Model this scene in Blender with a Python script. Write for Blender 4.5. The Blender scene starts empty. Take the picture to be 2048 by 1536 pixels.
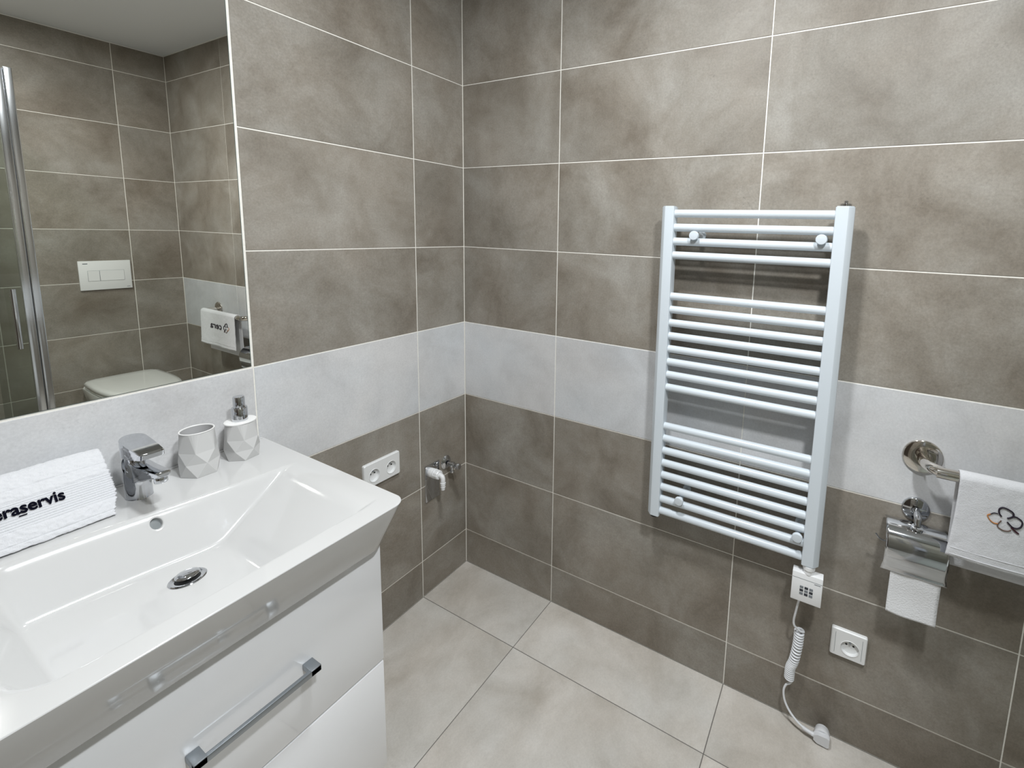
import bpy, bmesh, math, random
from mathutils import Vector, Matrix, noise
PI = math.pi
random.seed(7)
sc = bpy.context.scene
C = sc.collection

# ---------------------------------------------------------------- camera, world, lights, exposure
cam_d = bpy.data.cameras.new('camera')
cam = bpy.data.objects.new('camera', cam_d); C.objects.link(cam)
cam.location = (-1.3675, -1.3229, 1.4246)
cam.rotation_euler = (PI/2 - 0.1348, -0.0295, -PI/4 - 0.2876)
cam_d.sensor_width = 36; cam_d.lens = 16.35173
cam_d.shift_x = -0.0803465; cam_d.shift_y = -0.0878312
cam_d.clip_start = 0.01
sc.camera = cam

w = bpy.data.worlds.new('world'); sc.world = w; w.use_nodes = True
w.node_tree.nodes['Background'].inputs[0].default_value = (0.8, 0.9, 1, 1)
w.node_tree.nodes['Background'].inputs[1].default_value = 0.3

def area(name, loc, rot, sx, sy, power, col, shape='RECTANGLE', spread=PI):
    d = bpy.data.lights.new(name, 'AREA'); d.shape = shape; d.size = sx
    if shape in ('RECTANGLE', 'ELLIPSE'): d.size_y = sy
    d.energy = power; d.color = col; d.spread = spread
    o = bpy.data.objects.new(name, d); C.objects.link(o); o.location = loc; o.rotation_euler = rot
    return o
CEIL_LAMPS = ((-0.78, -0.90), (-1.12, -1.62))
LAMP_W = (17, 25)

sc.view_settings.view_transform = 'Standard'
sc.view_settings.look = 'None'
sc.view_settings.gamma = 1
sc.view_settings.use_curve_mapping = False
sc.view_settings.exposure = 0.06

# ---------------------------------------------------------------- helpers
WO = {}       # world origin of every object
def add(name, me, parent=None, origin=None):
    """link a mesh whose vertices are in world space; the origin goes to its centre"""
    vs = me.vertices
    if origin is None:
        mn = Vector((min(v.co.x for v in vs), min(v.co.y for v in vs), min(v.co.z for v in vs)))
        mx = Vector((max(v.co.x for v in vs), max(v.co.y for v in vs), max(v.co.z for v in vs)))
        origin = (mn + mx) / 2
    origin = Vector(origin)
    me.transform(Matrix.Translation(-origin))
    o = bpy.data.objects.new(name, me); C.objects.link(o)
    WO[o.name] = origin
    if parent is not None:
        o.parent = parent; o.location = origin - WO[parent.name]
    else:
        o.location = origin
    return o
def tag(o, label=None, cat=None, group=None, kind=None):
    if label: o['label'] = label
    if cat: o['category'] = cat
    if group: o['group'] = group
    if kind: o['kind'] = kind
    return o
def thing(name, loc, label, cat, group=None):
    o = bpy.data.objects.new(name, None); C.objects.link(o); o.location = loc; o.empty_display_size = .05
    WO[o.name] = Vector(loc)
    return tag(o, label, cat, group)
def fin(name, bm, mat, parent=None, smooth=True, angle=40, label=None):
    bmesh.ops.recalc_face_normals(bm, faces=bm.faces)
    me = bpy.data.meshes.new(name); bm.to_mesh(me); bm.free()
    me.materials.append(mat)
    if smooth:
        me.polygons.foreach_set('use_smooth', [True]*len(me.polygons))
        try: me.set_sharp_from_angle(angle=math.radians(angle))
        except Exception: pass
    o = add(name, me, parent)
    if label: o['label'] = label
    return o
def bbox(bm, x0, x1, y0, y1, z0, z1, bevel=0, seg=2):
    r = bmesh.ops.create_cube(bm, size=1)
    for v in r['verts']:
        v.co = Vector(((x0+x1)/2 + v.co.x*(x1-x0), (y0+y1)/2 + v.co.y*(y1-y0), (z0+z1)/2 + v.co.z*(z1-z0)))
    if bevel:
        es = list({e for v in r['verts'] for e in v.link_edges})
        bmesh.ops.bevel(bm, geom=es, offset=bevel, segments=seg, affect='EDGES', profile=.5)
def box(name, x0, x1, y0, y1, z0, z1, mat, parent=None, bevel=0, seg=2, label=None):
    bm = bmesh.new(); bbox(bm, x0, x1, y0, y1, z0, z1, bevel, seg)
    return fin(name, bm, mat, parent, label=label)
def frame(n):
    n = Vector(n).normalized()
    a = Vector((0, 0, 1)) if abs(n.z) < .9 else Vector((0, 1, 0))
    u = a.cross(n).normalized(); v = n.cross(u)
    return u, v, n
def blathe(bm, prof, org, axis=(0, 0, 1), seg=32, su=1, sv=1, cap0=True, cap1=True, rot=0):
    u, v, n = frame(axis); org = Vector(org); rings = []
    for r, h in prof:
        rings.append([bm.verts.new(org + n*h + u*(r*su*math.cos(2*PI*k/seg+rot)) + v*(r*sv*math.sin(2*PI*k/seg+rot))) for k in range(seg)])
    for a, b in zip(rings, rings[1:]):
        for k in range(seg):
            bm.faces.new((a[k], a[(k+1) % seg], b[(k+1) % seg], b[k]))
    if cap0: bm.faces.new(list(reversed(rings[0])))
    if cap1: bm.faces.new(rings[-1])
    return rings
def lathe(name, prof, org, axis, mat, parent=None, seg=32, su=1, sv=1, cap0=True, cap1=True, label=None, angle=40):
    bm = bmesh.new(); blathe(bm, prof, org, axis, seg, su, sv, cap0, cap1)
    return fin(name, bm, mat, parent, label=label, angle=angle)
def btube(bm, pts, rad, seg=12, caps=True):
    pts = [Vector(p) for p in pts]; n = len(pts)
    rads = rad if isinstance(rad, (list, tuple)) else [rad]*n
    t0 = (pts[1]-pts[0]).normalized(); u, v, _ = frame(t0); rings = []
    for i, p in enumerate(pts):
        t = (pts[min(i+1, n-1)] - pts[max(i-1, 0)]).normalized()
        u = (u - t*u.dot(t)).normalized(); v = t.cross(u)
        rings.append([bm.verts.new(p + (u*math.cos(2*PI*k/seg) + v*math.sin(2*PI*k/seg))*rads[i]) for k in range(seg)])
    for a, b in zip(rings, rings[1:]):
        for k in range(seg): bm.faces.new((a[k], a[(k+1) % seg], b[(k+1) % seg], b[k]))
    if caps: bm.faces.new(list(reversed(rings[0]))); bm.faces.new(rings[-1])
def tube(name, pts, rad, mat, parent=None, seg=12, label=None):
    bm = bmesh.new(); btube(bm, pts, rad, seg); return fin(name, bm, mat, parent, label=label)
def catmull(P, k=8):
    P = [Vector(p) for p in P]; out = []
    Q = [2*P[0]-P[1]] + P + [2*P[-1]-P[-2]]
    for i in range(1, len(Q)-2):
        a, b, c, d = Q[i-1], Q[i], Q[i+1], Q[i+2]
        for j in range(k):
            t = j/k
            out.append(.5*((2*b) + (c-a)*t + (2*a-5*b+4*c-d)*t*t + (3*b-a-3*c+d)*t*t*t))
    out.append(P[-1]); return out
def rrect(w_, h_, r, n=5):
    pts = []
    for cx, cy, a0 in ((w_/2-r, h_/2-r, 0), (-w_/2+r, h_/2-r, PI/2), (-w_/2+r, -h_/2+r, PI), (w_/2-r, -h_/2+r, 3*PI/2)):
        for k in range(n+1):
            a = a0 + k/n*PI/2; pts.append((cx+r*math.cos(a), cy+r*math.sin(a)))
    return pts
def bprism(bm, pts2, org, u, v, n, h0, h1):
    """closed prism from a 2D outline"""
    org, u, v, n = map(Vector, (org, u, v, n))
    a = [bm.verts.new(org+u*p[0]+v*p[1]+n*h0) for p in pts2]
    b = [bm.verts.new(org+u*p[0]+v*p[1]+n*h1) for p in pts2]
    k = len(a)
    for i in range(k): bm.faces.new((a[i], a[(i+1) % k], b[(i+1) % k], b[i]))
    bm.faces.new(list(reversed(a))); bm.faces.new(b)
    return a, b
def smooth(t):
    t = max(0., min(1., t)); return t*t*(3-2*t)

# ---------------------------------------------------------------- materials
def mat(name, col, rough=.5, metal=0, coat=0, **kw):
    m = bpy.data.materials.new(name); m.use_nodes = True
    b = m.node_tree.nodes['Principled BSDF']
    b.inputs['Base Color'].default_value = (*col, 1); b.inputs['Roughness'].default_value = rough
    b.inputs['Metallic'].default_value = metal; b.inputs['Coat Weight'].default_value = coat
    b.inputs['Coat Roughness'].default_value = .03
    for k, v in kw.items(): b.inputs[k].default_value = v
    return m
def nodes(m): 
    nt = m.node_tree; return nt, nt.nodes, nt.links, nt.nodes['Principled BSDF']
def stone(name, cols, rough=.34, speck=.10, bump=.06, sz=1.0):
    m = mat(name, cols[1], rough); nt, N, L, B = nodes(m)
    tc = N.new('ShaderNodeTexCoord'); oi = N.new('ShaderNodeObjectInfo')
    mul = N.new('ShaderNodeMath'); mul.operation = 'MULTIPLY'; mul.inputs[1].default_value = 37.0
    L.new(oi.outputs['Random'], mul.inputs[0])
    ad = N.new('ShaderNodeVectorMath'); ad.operation = 'ADD'
    L.new(tc.outputs['Object'], ad.inputs[0]); L.new(mul.outputs[0], ad.inputs[1])
    def ns(scale, det, rg=.6, dist=0):
        n = N.new('ShaderNodeTexNoise'); n.inputs['Scale'].default_value = scale*sz; n.inputs['Detail'].default_value = det
        n.inputs['Roughness'].default_value = rg; n.inputs['Distortion'].default_value = dist
        L.new(ad.outputs[0], n.inputs['Vector']); return n
    n1 = ns(4.2, 9, .60, .5); n2 = ns(26, 8, .72, .4); n3 = ns(190, 5, .75); n4 = ns(3.0, 3, .5)
    mx = N.new('ShaderNodeMath'); mx.operation = 'MULTIPLY_ADD'; mx.inputs[1].default_value = .20
    L.new(n2.outputs[0], mx.inputs[0]); 
    m0 = N.new('ShaderNodeMath'); m0.operation = 'MULTIPLY'; m0.inputs[1].default_value = .80
    L.new(n1.outputs[0], m0.inputs[0]); L.new(m0.outputs[0], mx.inputs[2])
    cr = N.new('ShaderNodeValToRGB'); e = cr.color_ramp.elements
    e[0].position = .34; e[0].color = (*cols[0], 1); e[1].position = .66; e[1].color = (*cols[2], 1)
    k = e.new(.5); k.color = (*cols[1], 1)
    L.new(mx.outputs[0], cr.inputs[0])
    # slow drift between a warmer and a cooler cast
    hue = N.new('ShaderNodeMix'); hue.data_type = 'RGBA'; hue.blend_type = 'MULTIPLY'
    hr = N.new('ShaderNodeValToRGB'); he = hr.color_ramp.elements
    he[0].position = .38; he[0].color = (1.015, .995, .975, 1); he[1].position = .62; he[1].color = (.99, 1.0, 1.005, 1)
    L.new(n4.outputs[0], hr.inputs[0]); hue.inputs[0].default_value = 1
    L.new(cr.outputs[0], hue.inputs[6]); L.new(hr.outputs[0], hue.inputs[7])
    sp = N.new('ShaderNodeMapRange'); sp.inputs[1].default_value = .3; sp.inputs[2].default_value = .7
    sp.inputs[3].default_value = 1-speck; sp.inputs[4].default_value = 1+speck
    L.new(n3.outputs[0], sp.inputs[0])
    # clusters of small dark scratches
    cl = ns(9, 4, .6); fs = ns(120, 4, .8, 1.0)
    c1 = N.new('ShaderNodeMapRange'); c1.inputs[1].default_value = .52; c1.inputs[2].default_value = .70; L.new(cl.outputs[0], c1.inputs[0])
    c2 = N.new('ShaderNodeMapRange'); c2.inputs[1].default_value = .56; c2.inputs[2].default_value = .66; L.new(fs.outputs[0], c2.inputs[0])
    c3 = N.new('ShaderNodeMath'); c3.operation = 'MULTIPLY'; L.new(c1.outputs[0], c3.inputs[0]); L.new(c2.outputs[0], c3.inputs[1])
    c4 = N.new('ShaderNodeMath'); c4.operation = 'MULTIPLY_ADD'; c4.inputs[1].default_value = -.28 if speck > .1 else -.12; c4.inputs[2].default_value = 1
    L.new(c3.outputs[0], c4.inputs[0])
    # faint brightness change from tile to tile
    tv = N.new('ShaderNodeMapRange'); tv.inputs[3].default_value = .95; tv.inputs[4].default_value = 1.05
    L.new(oi.outputs['Random'], tv.inputs[0])
    pm = N.new('ShaderNodeMath'); pm.operation = 'MULTIPLY'; L.new(sp.outputs[0], pm.inputs[0]); L.new(tv.outputs[0], pm.inputs[1])
    pq = N.new('ShaderNodeMath'); pq.operation = 'MULTIPLY'; L.new(pm.outputs[0], pq.inputs[0]); L.new(c4.outputs[0], pq.inputs[1]); pm = pq
    fm = N.new('ShaderNodeVectorMath'); fm.operation = 'SCALE'
    L.new(hue.outputs[2], fm.inputs[0]); L.new(pm.outputs[0], fm.inputs['Scale'])
    L.new(fm.outputs[0], B.inputs['Base Color'])
    rr = N.new('ShaderNodeMapRange'); rr.inputs[1].default_value = .3; rr.inputs[2].default_value = .7
    rr.inputs[3].default_value = rough-.06; rr.inputs[4].default_value = rough+.08
    L.new(n2.outputs[0], rr.inputs[0]); L.new(rr.outputs[0], B.inputs['Roughness'])
    B.inputs['Specular IOR Level'].default_value = .4
    bp = N.new('ShaderNodeBump'); bp.inputs['Strength'].default_value = bump; bp.inputs['Distance'].default_value = .002
    L.new(n2.outputs[0], bp.inputs['Height']); L.new(bp.outputs[0], B.inputs['Normal'])
    return m
M_BROWN = stone('taupe_stone_tile', ((.188, .163, .132), (.266, .242, .207), (.345, .324, .290)), rough=.50, speck=.16, bump=.02)
M_LIGHT = stone('pale_grey_stone_tile', ((.52, .525, .535), (.61, .62, .635), (.68, .69, .705)), rough=.45, speck=.08, bump=.02)
M_FLOOR = stone('floor_stone_tile', ((.46, .43, .385), (.57, .542, .50), (.66, .637, .60)), rough=.5, speck=.07, bump=.02)
def grouty(name, col):
    m = mat(name, col, .85); nt, N, L, B = nodes(m)
    n = N.new('ShaderNodeTexNoise'); n.inputs['Scale'].default_value = 300; n.inputs['Detail'].default_value = 3
    r = N.new('ShaderNodeMapRange'); r.inputs[3].default_value = .85; r.inputs[4].default_value = 1.12
    s = N.new('ShaderNodeVectorMath'); s.operation = 'SCALE'; s.inputs[0].default_value = col
    L.new(n.outputs[0], r.inputs[0]); L.new(r.outputs[0], s.inputs['Scale']); L.new(s.outputs[0], B.inputs['Base Color'])
    return m
M_GROUT = grouty('cream_grout', (.88, .86, .80))
M_FGROUT = grouty('dark_grey_grout', (.16, .15, .14))
M_CERAM = mat('white_sanitary_ceramic', (.62, .622, .620), .12, coat=.6)
M_LACQ = mat('white_gloss_lacquer', (.88, .89, .91), .12, coat=.8)
M_RAD = mat('white_radiator_enamel', (.66, .72, .77), .28, coat=.3)
M_PLAST = mat('white_plastic', (.82, .83, .83), .3)
M_PLAST2 = mat('bright_white_plastic', (.88, .89, .90), .35)
M_CORD = mat('white_cord_sheath', (.80, .82, .85), .4)
M_PLUG = mat('grey_white_plug', (.70, .71, .73), .35)
M_CHROME = mat('polished_chrome', (.62, .635, .66), .06, 1)
M_SATIN = mat('satin_chrome', (.36, .39, .42), .40, 1)
M_STEEL = mat('polished_steel', (.74, .71, .67), .07, 1)
M_BLACK = mat('black_gap', (.01, .01, .01), .6)
M_DARK = mat('dark_grey_print', (.03, .035, .045), .5)
M_GREYP = mat('mid_grey_print', (.20, .22, .24), .5)
M_ALU = mat('bright_aluminium', (.78, .82, .88), .16, 1)
M_MIRROR = mat('mirror_silver', (.86, .85, .80), .0, 1)
M_MEDGE = mat('mirror_glass_edge', (.10, .13, .12), .2)
M_PAINT = mat('white_ceiling_paint', (.84, .865, .90), .8)
M_SEAL = mat('white_sealant', (.88, .88, .86), .5)
M_CONC = mat('matt_grey_stoneware', (.60, .60, .595), .6)
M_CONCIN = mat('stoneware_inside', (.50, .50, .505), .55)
M_LIPW = mat('pale_rim_glaze', (.82, .82, .81), .4)
M_HOLE = mat('overflow_grey', (.20, .22, .225), .5)
M_PAPER = mat('white_toilet_paper', (.83, .84, .86), .9)
M_INK = mat('black_print_ink', (.004, .004, .010), .9, **{'Specular IOR Level': .05})
M_TOILET = mat('toilet_ceramic', (.80, .81, .79), .15, coat=.5)
def terry(name, col):
    m = mat(name, col, .95); nt, N, L, B = nodes(m)
    B.inputs['Sheen Weight'].default_value = .3
    tc = N.new('ShaderNodeTexCoord')
    n = N.new('ShaderNodeTexNoise'); n.inputs['Scale'].default_value = 420; n.inputs['Detail'].default_value = 4
    n.inputs['Roughness'].default_value = .7
    n2 = N.new('ShaderNodeTexNoise'); n2.inputs['Scale'].default_value = 90; n2.inputs['Detail'].default_value = 3
    L.new(tc.outputs['Object'], n.inputs[0]); L.new(tc.outputs['Object'], n2.inputs[0])
    a = N.new('ShaderNodeMath'); a.operation = 'ADD'; L.new(n.outputs[0], a.inputs[0]); L.new(n2.outputs[0], a.inputs[1])
    b = N.new('ShaderNodeBump'); b.inputs['Strength'].default_value = .55; b.inputs['Distance'].default_value = .0025
    L.new(a.outputs[0], b.inputs['Height']); L.new(b.outputs[0], B.inputs['Normal'])
    return m
M_TERRY = terry('white_terry_cotton', (.74, .75, .78))
def glass(name, tint, alpha_like=.0):
    m = bpy.data.materials.new(name); m.use_nodes = True
    b = m.node_tree.nodes['Principled BSDF']
    b.inputs['Base Color'].default_value = (*tint, 1); b.inputs['Roughness'].default_value = 0
    b.inputs['Transmission Weight'].default_value = 1; b.inputs['IOR'].default_value = 1.45
    return m
M_GLASS = glass('grey_green_shower_glass', (.74, .78, .74))
def thin_glass(m, tint):
    nt = m.node_tree; N, L = nt.nodes, nt.links; N.clear()
    out = N.new('ShaderNodeOutputMaterial'); mx = N.new('ShaderNodeMixShader'); fr = N.new('ShaderNodeFresnel'); fr.inputs[0].default_value = 1.45
    tr = N.new('ShaderNodeBsdfTransparent'); tr.inputs[0].default_value = (*tint, 1)
    gl = N.new('ShaderNodeBsdfGlossy'); gl.inputs['Roughness'].default_value = .0
    ge = N.new('ShaderNodeNewGeometry'); sb = N.new('ShaderNodeMath'); sb.operation = 'SUBTRACT'; sb.inputs[0].default_value = 1
    ml = N.new('ShaderNodeMath'); ml.operation = 'MULTIPLY'      # reflect on the outer faces only: a thin pane
    L.new(ge.outputs['Backfacing'], sb.inputs[1]); L.new(fr.outputs[0], ml.inputs[0]); L.new(sb.outputs[0], ml.inputs[1]); L.new(ml.outputs[0], mx.inputs[0])
    L.new(tr.outputs[0], mx.inputs[1]); L.new(gl.outputs[0], mx.inputs[2]); L.new(mx.outputs[0], out.inputs[0])
thin_glass(M_GLASS, (.86, .885, .865))
def paperbump():
    m = M_PAPER; nt, N, L, B = nodes(m)
    v = N.new('ShaderNodeTexVoronoi'); v.inputs['Scale'].default_value = 260
    tc = N.new('ShaderNodeTexCoord'); L.new(tc.outputs['Object'], v.inputs['Vector'])
    b = N.new('ShaderNodeBump'); b.inputs['Strength'].default_value = .5; b.inputs['Distance'].default_value = .001
    L.new(v.outputs[0], b.inputs['Height']); L.new(b.outputs[0], B.inputs['Normal'])
paperbump()

# ---------------------------------------------------------------- room shell
XW, YB, HC = -1.95, -2.437, 2.3991         # west wall, back wall, ceiling
Z0 = .1493
ZJ = [Z0 + .3*k for k in range(8)]         # horizontal joints
G = .0016                                   # half a grout joint
wall_right = box('wall_right', .0012, .08, YB-.08, .08, -.05, HC+.05, M_GROUT); tag(wall_right, kind='structure')
wall_left = box('wall_left', XW-.08, .08, .0012, .08, -.05, HC+.05, M_GROUT); tag(wall_left, kind='structure')
wall_back = box('wall_back', XW-.08, .08, YB-.08, YB-.0012, -.05, HC+.05, M_GROUT); tag(wall_back, kind='structure')
wall_front = box('wall_front', XW-.08, XW-.0012, YB-.08, .08, -.05, HC+.05, M_GROUT); tag(wall_front, kind='structure')
floor = box('floor', XW-.08, .08, YB-.08, .08, -.08, -.0012, M_FGROUT); tag(floor, kind='structure')
ceiling = box('ceiling', XW-.08, .08, YB-.08, .08, HC, HC+.08, M_PAINT); tag(ceiling, kind='structure')

_tile = {}
def tile(parent, ctr, n, u, w_, h_, m, th=.008):
    """one ceramic tile with a tiny chamfer; n = face normal, u = its width direction"""
    key = (round(w_, 4), round(h_, 4), tuple(n), m.name)
    if key not in _tile:
        n_, u_ = Vector(n), Vector(u); v_ = n_.cross(u_)
        bm = bmesh.new(); c = .0007
        A = [(-1, -1), (1, -1), (1, 1), (-1, 1)]
        def ring(dw, d): return [bm.verts.new(u_*(a*(w_/2-dw)) + v_*(b*(h_/2-dw)) - n_*d) for a, b in A]
        r = [ring(0, th), ring(0, c), ring(c, 0)]
        for p, q in zip(r, r[1:]):
            for i in range(4): bm.faces.new((p[i], p[(i+1) % 4], q[(i+1) % 4], q[i]))
        bm.faces.new(r[0]); bm.faces.new(r[2])
        bmesh.ops.recalc_face_normals(bm, faces=bm.faces)
        me = bpy.data.meshes.new('tile'); bm.to_mesh(me); bm.free(); me.materials.append(m); _tile[key] = me
    o = bpy.data.objects.new('tile', _tile[key]); C.objects.link(o); o.parent = parent
    o.location = Vector(ctr) - WO[parent.name]
    return o
def spans(a, b, joints):
    """pieces of [a,b] cut at the joints, each shrunk by half a joint"""
    e = sorted([j for j in joints if a+.004 < j < b-.004])
    e = [a] + e + [b]
    return [(p+G, q-G) for p, q in zip(e, e[1:]) if q-p > 2.2*G]
rows = spans(0.0, HC, ZJ)
def is_light(z0, z1): return abs(z0-ZJ[2]) < .02 and abs(z1-ZJ[3]) < .02
MX0, MX1, MZ0, MZ1 = -1.2832, -.7578, ZJ[3], ZJ[6]         # the mirror takes the place of three tiles
# right wall (radiator)
for s0, s1 in spans(0, -YB, [.4361, 1.0978, 1.7712]):
    for z0, z1 in rows:
        m = M_LIGHT if is_light(z0, z1) else M_BROWN
        tile(wall_right, (0, -(s0+s1)/2, (z0+z1)/2), (-1, 0, 0), (0, 1, 0), s1-s0, z1-z0, m)
# left wall (mirror)
for s0, s1 in spans(0, -XW, [.2324, .7578, 1.2832, 1.8086]):
    for z0, z1 in rows:
        xc, zc = -(s0+s1)/2, (z0+z1)/2
        if MX0 < xc < MX1 and MZ0 < zc < MZ1: continue
        m = M_LIGHT if is_light(z0, z1) else M_BROWN
        tile(wall_left, (xc, 0, zc), (0, -1, 0), (1, 0, 0), s1-s0, z1-z0, m)
# wall opposite the mirror
for s0, s1 in spans(0, -XW, [.2361, .7615, 1.2869, 1.8123]):
    for z0, z1 in rows:
        tile(wall_back, (-(s0+s1)/2, YB, (z0+z1)/2), (0, 1, 0), (1, 0, 0), s1-s0, z1-z0, M_BROWN)
# wall behind the photographer
for s0, s1 in spans(0, -YB, [.4361, 1.0978, 1.7712]):
    for z0, z1 in rows:
        tile(wall_front, (XW, -(s0+s1)/2, (z0+z1)/2), (1, 0, 0), (0, 1, 0), s1-s0, z1-z0, M_BROWN)
# floor
G = .0012
for a0, a1 in spans(0, -XW, [.2324, .7578, 1.2832, 1.8086]):
    for b0, b1 in spans(0, -YB, [.4361, 1.0978, 1.7595]):
        tile(floor, (-(a0+a1)/2, -(b0+b1)/2, 0), (0, 0, 1), (1, 0, 0), a1-a0, b1-b0, M_FLOOR)
t = box('trim_1', -.006, 0, YB, 0, HC-.006, HC, M_SEAL, bevel=.002); tag(t, kind='structure')
t = box('trim_2', XW, 0, YB, YB+.006, HC-.006, HC, M_SEAL, bevel=.002); tag(t, kind='structure')

# ceiling lamp (round, out of view; it lights the room)
M_ADDED_DOOR = mat('added_dark_door', (.05, .035, .025), .5)
d_ = box('added_door_1', XW+.0005, XW+.038, -1.33, -.50, .006, 2.02, M_ADDED_DOOR, bevel=.003); tag(d_, kind='structure')  # unseen dark door leaf, added to soak up bounced light in the room
tube('door_handle', [(XW+.036, -.57, 1.02), (XW+.085, -.57, 1.02), (XW+.090, -.60, 1.02), (XW+.090, -.69, 1.02)], .009, M_SATIN, d_)
M_GLOW = mat('lit_diffuser', (.9, .9, .9), .5); M_GLOW.node_tree.nodes['Principled BSDF'].inputs['Emission Color'].default_value = (1, .985, .95, 1)
M_GLOW.node_tree.nodes['Principled BSDF'].inputs['Emission Strength'].default_value = 8
for (lx, ly), lw, lab in zip(CEIL_LAMPS, LAMP_W, ('round white ceiling spot nearer the radiator wall', 'round white ceiling spot nearer the added door, above the washbasin side')):
    lamp = thing('ceiling_spot', (lx, ly, HC), lab, 'lamp', 'ceiling spots lighting the bathroom')
    lathe('lamp_base', [(.080, 0), (.086, -.006), (.086, -.016), (.078, -.020), (.072, -.018)], (lx, ly, HC), (0, 0, 1), M_PLAST, lamp, 40)
    lathe('diffuser', [(.072, -.018), (.06, -.0205), (.001, -.021)], (lx, ly, HC), (0, 0, 1), M_GLOW, lamp, 40)
    area('ceiling_spot_light', (lx, ly, HC-.026), (0, 0, 0), .15, .15, lw, (.95, .98, 1.0), 'DISK')

# ---------------------------------------------------------------- mirror
mir = thing('wall_mirror', ((MX0+MX1)/2, 0, MZ0), 'frameless wall mirror set flush in the tiles above the washbasin', 'mirror')
box('mirror_backing', MX0+.0045, MX1-.0045, -.0002, .0010, MZ0+.0035, MZ1-.0035, M_MEDGE, mir)
bm = bmesh.new()
a = [bm.verts.new(p) for p in ((MX0+.006, -.0006, MZ0+.0045), (MX1-.006, -.0006, MZ0+.0045), (MX1-.006, -.0006, MZ1-.0045), (MX0+.006, -.0006, MZ1-.0045))]
b = [bm.verts.new((v.co.x, -.0002, v.co.z)) for v in a]
bm.faces.new(a)
for i in range(4): bm.faces.new((a[i], a[(i+1) % 4], b[(i+1) % 4], b[i]))
bm.faces.new(b)
fin('mirror_glass', bm, M_MIRROR, mir, smooth=False)

# ---------------------------------------------------------------- vanity cabinet
ZR = .855                                    # rim of the basin
CX0, CX1, CF, CZ0, CZ1 = -1.320, -.773, -.500, .197, .752
cab = thing('vanity_cabinet', ((CX0+CX1)/2, 0, CZ0), 'white gloss wall hung vanity cabinet with two drawers under the washbasin', 'cabinet')
box('carcass', CX0+.002, CX1-.0015, CF+.020, -.001, CZ0, CZ1-.001, M_LACQ, cab, .001)
def drawer(z0, z1, hz, bev=.0012):
    d = box('drawer', CX0, CX1, CF, CF+.0175, z0, z1, M_LACQ, cab, bev, 2)
    bm = bmesh.new(); y1 = CF - .0290
    xl0, xl1, xr0, xr1 = -1.1188, -1.1010, -.9430, -.9245
    for a_, b_ in ((xl0, xl1), (xr0, xr1)):
        bbox(bm, a_, b_, y1, CF-.0003, hz-.012, hz, .0010, 2)
    bbox(bm, xl0, xr1, y1, y1+.0075, hz-.012, hz-.0006, .0010, 2)
    h = fin('handle', bm, M_SATIN, d); h['label'] = 'slim satin metal bar handle'
    return d
drawer(.4712, CZ1-.004, .6085)
drawer(CZ0, .4675, .330, .0028)

# ---------------------------------------------------------------- washbasin
BX0, BX1, BY1 = -1.347, -.748, -.556
CRAD = .030
FLOORZ = .0975
def bowl(x, y):
    yb = -.145 - .052*smooth((x+1.25)/.48)
    tb = (yb-y)/(.080)
    tf = (y+.520)/(.075 + .02*smooth((x+.95)/.15))
    tr = (-.775-x)/.215
    tl = (x+1.280)/.075
    def lin(t):                       # straight ramp with short fillets at lip and foot
        t = max(0., min(1., t)); a = .22
        if t < a: return t*t/(2*a)/(1-a)
        if t > 1-a: return 1-(1-t)**2/(2*a)/(1-a)
        return (t-a/2)/(1-a)
    def smin(p, q, k=.10):
        h = max(0., min(1., .5+.5*(q-p)/k)); return q*(1-h)+p*h-k*h*(1-h)
    def corner(p, q):                 # rounded corner between two walls
        p = max(0., 1-min(1., p)); q = max(0., 1-min(1., q)); return 1-math.hypot(p, q)
    fl_ = lin(min(corner((x+1.280)/.075*.8, (y+.520)/.095*.8+.0) + .0, 1.)) if False else smin(lin(corner(tl, tf)), lin(corner(tl, tb)))
    f = smin(smin(lin(tb), lin(tf)), smin(lin(tr), fl_))
    return FLOORZ*max(0., f+.0)
def top_z(x, y): return ZR - bowl(x, y)
basin = thing('washbasin', ((BX0+BX1)/2, 0, .752), 'white ceramic washbasin with a wide sloping bowl on the vanity cabinet', 'washbasin')
bm = bmesh.new()
NX, NY = 200, 230
OVX, OVZ = -1.0310, .836                     # overflow hole centre
def surf_y(x, zt):
    a_, b_ = -.13, -.25
    for _ in range(40):
        m_ = (a_+b_)/2
        if top_z(x, m_) > zt: a_ = m_
        else: b_ = m_
    return (a_+b_)/2
OVY = surf_y(OVX, OVZ)
V = {}
for i in range(NX+1):
    for j in range(NY+1):
        x = BX0 + (BX1-BX0)*i/NX; y = -.0005 + (BY1+.0005)*j/NY
        # round the two front corners
        for cx, s in ((BX1-CRAD, 1), (BX0+CRAD, -1)):
            if (x-cx)*s > 0 and y < BY1+CRAD:
                dx, dy = x-cx, y-(BY1+CRAD); k = max(abs(dx), abs(dy)); l = math.hypot(dx, dy)
                if l > 0: x = cx + dx*k/l; y = BY1+CRAD + dy*k/l
        d_edge = min(BX1-x, x-BX0, y-BY1)
        z = top_z(x, y)
        V[i, j] = bm.verts.new((x, y, z))
skip = 0
for i in range(NX):
    for j in range(NY):
        q = (V[i, j], V[i+1, j], V[i+1, j+1], V[i, j+1])
        c = sum((v.co for v in q), Vector())/4
        if math.hypot((c.x-OVX)/.0108, (c.z-OVZ)/.0112) < 1 and abs(c.y-OVY) < .03: continue
        bm.faces.new(q)
per = [V[i, 0] for i in range(NX+1)] + [V[NX, j] for j in range(1, NY+1)] + [V[i, NY] for i in range(NX-1, -1, -1)] + [V[0, j] for j in range(NY-1, 0, -1)]
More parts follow.
